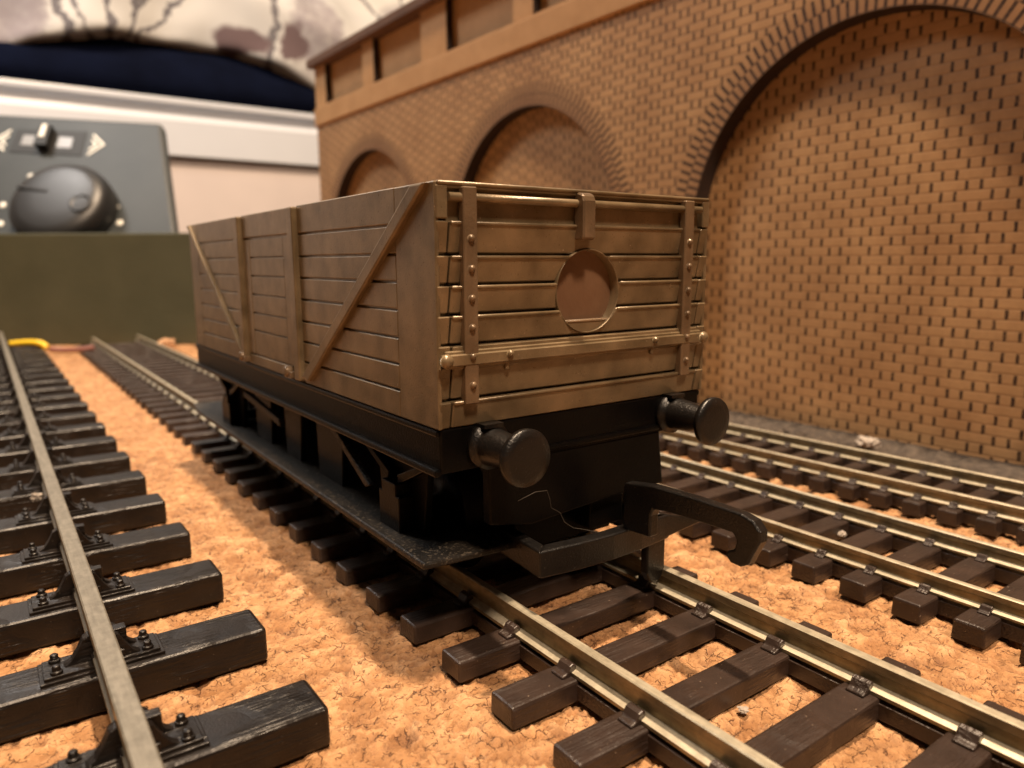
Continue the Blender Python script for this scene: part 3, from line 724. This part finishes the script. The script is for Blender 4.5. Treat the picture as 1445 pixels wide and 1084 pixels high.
m = MB(); m.lathe([(9.0, 5.2), (14.6, 5.2), (14.2, 4.2), (13.2, 3.0), (13.0, 0)], (kc[0] + 14, kc[1] - 4, 0), (.0, 0, 1), 24)
cb(m, 'finger_dimple', M_KNOB, kn)
for x, y in ((-234.4, 48.2), (-223.9, 46.8), (-212.9, 41.6), (-203.7, 33.3), (-197.3, 23.9), (-193.3, 14.2), (-254.4, 25.6), (-252.2, 14), (-245.5, 44)):
    cb(MB().lathe([(0, 1.7), (.3, 1.7), (.3, 0)], (x, y, 0), (0, 0, 1), 14), 'scale_dot', M_WHITE)
m = MB(); m.box(-259.5, -225.5, 60.0, 73.0, -.02, .35)
for v in m.bm.verts: pass
sw = MB(); sw.prism([(-261.5, 60.5), (-223.0, 57.5), (-224.0, 74), (-261.5, 76)], 0, .4, 'z'); slot = cb(sw, 'slide_switch', M_BLK)
m.bm.free()
pt = simple('switch_plate', (.17, .17, .17), .35)
cb(MB().prism([(-256.5, 64.8), (-249.5, 64.3), (-249.5, 71), (-256.5, 71.6)], .4, .7, 'z'), 'switch_window', pt, slot)
cb(MB().prism([(-237.5, 63), (-229.5, 62.4), (-229.9, 69.4), (-237.5, 70.2)], .4, .7, 'z'), 'switch_window', pt, slot)
cb(MB().prism([(-246.5, 61.5), (-240, 61), (-240.5, 74.5), (-246, 75)], 0, 5, 'z'), 'switch_slider', M_BLK, slot)
cb(MB().prism([(-244.6, 66), (-242.0, 65.8), (-242.2, 74), (-244.4, 74.3)], 5, 5.6, 'z'), 'slider_stripe', M_WHITE, slot)
def chevron(x, y, d, k):
    w = .75; m = MB()
    m.prism([(x, y + 8 * k), (x + d * 8 * k, y), (x, y - 8 * k), (x, y - 8 * k + 2 * w), (x + d * (8 * k - 2 * w), y), (x, y + 8 * k - 2 * w)], 0, .3, 'z')
    cb(m, 'direction_arrow', M_WHITE)
for k, dx in ((.95, 0), (.5, 0)):
    chevron(-220.0 + dx, 65.0, 1, k); chevron(-264.5 - dx, 68.5, -1, k)

def wire(name, pts, r, m_, label):
    ps = []
    for i in range(len(pts) - 1):
        p0 = Vector(pts[max(i - 1, 0)]); p1 = Vector(pts[i]); p2 = Vector(pts[i + 1]); p3 = Vector(pts[min(i + 2, len(pts) - 1)])
        for t in np.linspace(0, 1, 6, endpoint=False):
            ps.append(.5 * ((2 * p1) + (p2 - p0) * t + (2 * p0 - 5 * p1 + 4 * p2 - p3) * t * t + (3 * p1 - 3 * p2 + p3 - p0) * t ** 3))
    ps.append(Vector(pts[-1]))
    return tag(MB().tube(ps, r, 10).build(name, m_), label, 'wire')
wire('wire', [(-42, 307, 3.6), (-38, 303, 4.4), (-33, 298, 5.0), (-29, 293, 4.8), (-27, 291, 3.0)], 1.2, M_YELLOW, 'short yellow wire lying across the far end of the black sleepers')
wire('wire', [(-26, 292, 2.2), (-20, 287, 2.0), (-15, 281, 2.6), (-12, 279.5, 3.2)], 1.1, M_PINKWIRE, 'short reddish brown wire lying at the foot of the olive board')
lump('cork_crumb', (17.0, 294.0, 1.0), 3.6, simple('cork_lump', (0.42, 0.24, 0.13), .8, (0.5, 0.3, 0.17), .3, .5), 'cork lump at the foot of the olive board, just left of the wagon', 'crumb', .7, 9)

# ------------------------------------------------------------------ the bed behind
BED = empty('bed', (120, 600, 0)); tag(BED, 'white bed frame with a dark navy sheet, behind the layout', 'bed')
def bb(mb, name, m_, bevel=0):
    for v in mb.bm.verts: v.co -= Vector((120, 600, 0))
    return mb.build(name, m_, BED, bevel)
m = MB(); m.prism([(600, 121), (600, 149), (603, 152), (606, 153), (606, 158), (600, 161), (600, 165.5), (640, 165.5), (640, 121)], -400, 620, 'x')
bb(m, 'side_rail', M_BEDWHITE, 0.8)
m = MB(); m.box(-400, 620, 606, 640, -60, 121.2); bb(m, 'base_panel', M_BEIGE)
m = MB()
prof = [(606, 165.5), (601, 170), (600, 178), (604, 190), (612, 202), (624, 214), (650, 225), (900, 240), (900, 165.5)]
xs_ = np.linspace(-400, 620, 80); rings = []
for x in xs_:
    k = 1 + .03 * math.sin(x * .02) + .02 * math.sin(x * .05 + 1)
    rings.append([m.bm.verts.new((x, y, 165.5 + (z - 165.5) * k)) for y, z in prof])
for A_, B_ in zip(rings, rings[1:]):
    for i in range(len(prof)): m.face([A_[i], A_[(i + 1) % len(prof)], B_[(i + 1) % len(prof)], B_[i]], 0, True)
bmesh.ops.recalc_face_normals(m.bm, faces=m.bm.faces[:])
bb(m, 'mattress', M_NAVY)
# patterned duvet
def duvet():
    from mathutils import noise as mn
    me = MB(); nx, ny = 120, 60; R = []
    for j in range(ny):
        row = []
        for i in range(nx):
            x = -250 + 1100 * i / (nx - 1); t = j / (ny - 1)
            edge = float(np.interp(x, [-300, -100, -17, 26, 60, 99, 143, 183, 215, 300, 600], [190, 181, 190, 201, 209, 213, 213, 200, 187, 180, 180])) - 1
            a = t * 2.0
            if a < .25: y = 603 + (0.25 - a) * 60; z = edge + a * 10
            else: y = 603 - 6 * math.sin(min((a - .25) * 2, math.pi)) + max(0, a - .7) * 90; z = edge + 2 + (a - .25) * 100
            k = mn.noise(Vector((x * .012, t * 2.5, 0))) * 14 + mn.noise(Vector((x * .04, t * 6, 3))) * 5
            row.append(me.bm.verts.new((x, y - k, z + k * .4)))
        R.append(row)
    for A_, B_ in zip(R, R[1:]):
        for i in range(nx - 1): me.face([A_[i], A_[i + 1], B_[i + 1], B_[i]], 0, True)
    m_, nt, b = mat('floral_cloth'); v = coords(nt, jitter=False)
    sx = N(nt, 'ShaderNodeSeparateXYZ'); nt.links.new(v, sx.inputs[0])
    wob = math_(nt, 'MULTIPLY', math_(nt, 'SUBTRACT', noise(nt, v, 0.05, 3), 0.5), 22.0)
    wob2 = math_(nt, 'MULTIPLY', math_(nt, 'SUBTRACT', noise(nt, v, 0.23, 3), 0.5), 10.0)
    X_ = math_(nt, 'ADD', math_(nt, 'ADD', sx.outputs['X'], wob), wob2); Z_ = math_(nt, 'ADD', sx.outputs['Z'], wob)
    def soft(dv, lo, hi):
        q = N(nt, 'ShaderNodeMapRange'); q.inputs[1].default_value = lo; q.inputs[2].default_value = hi; q.inputs[3].default_value = 1; q.inputs[4].default_value = 0
        nt.links.new(dv, q.inputs[0]); return q.outputs[0]
    def blob(cx, cz, rx, rz):
        a = math_(nt, 'DIVIDE', math_(nt, 'SUBTRACT', X_, cx), rx); d_ = math_(nt, 'DIVIDE', math_(nt, 'SUBTRACT', Z_, cz), rz)
        return soft(math_(nt, 'ADD', math_(nt, 'MULTIPLY', a, a), math_(nt, 'MULTIPLY', d_, d_)), .65, 1.25)
    def stem(x0, k, w):
        d_ = math_(nt, 'SUBTRACT', X_, math_(nt, 'ADD', math_(nt, 'MULTIPLY', math_(nt, 'SUBTRACT', sx.outputs['Z'], 200.0), k), x0))
        return soft(math_(nt, 'ABSOLUTE', d_), w * .7, w)
    c = ramp(nt, noise(nt, v, 0.01, 3), [(0.3, (0.43, 0.435, 0.445)), (0.7, (0.54, 0.54, 0.53))])
    tex = noise(nt, v, 0.12, 4, 0.7)
    for a in ((-30, 225, 40, 46), (215, 238, 24, 40), (330, 260, 40, 30), (430, 230, 30, 50), (-140, 230, 40, 30), (90, 262, 22, 14), (-2, 214, 16, 22)):
        c = mix(nt, math_(nt, 'MULTIPLY', blob(*a), ramp(nt, tex, [(0.3, g(.45)), (0.6, g(1))])), c, (0.25, 0.23, 0.255))
    for a in ((40, -.45, 2.2), (52, .02, 2.6), (60, .45, 2.4), (66, .95, 2.6), (24, -.2, 4), (172, .1, 4), (280, .5, 3), (300, -.2, 3)):
        c = mix(nt, stem(*a), c, (0.13, 0.125, 0.14))
    for a in ((150, 217, 24, 12), (193, 222, 11, 17), (290, 235, 18, 12), (380, 265, 22, 14)):
        c = mix(nt, blob(*a), c, (0.115, 0.080, 0.088))
    nt.links.new(c, b.inputs['Base Color']); b.inputs['Roughness'].default_value = 0.9
    o = me.build('duvet', m_)
    sol = o.modifiers.new('thick', 'SOLIDIFY'); sol.thickness = 6 * S; sol.offset = 0
    tag(o, 'cream duvet with grey and plum flower print lying on the navy sheet', 'duvet')
duvet()
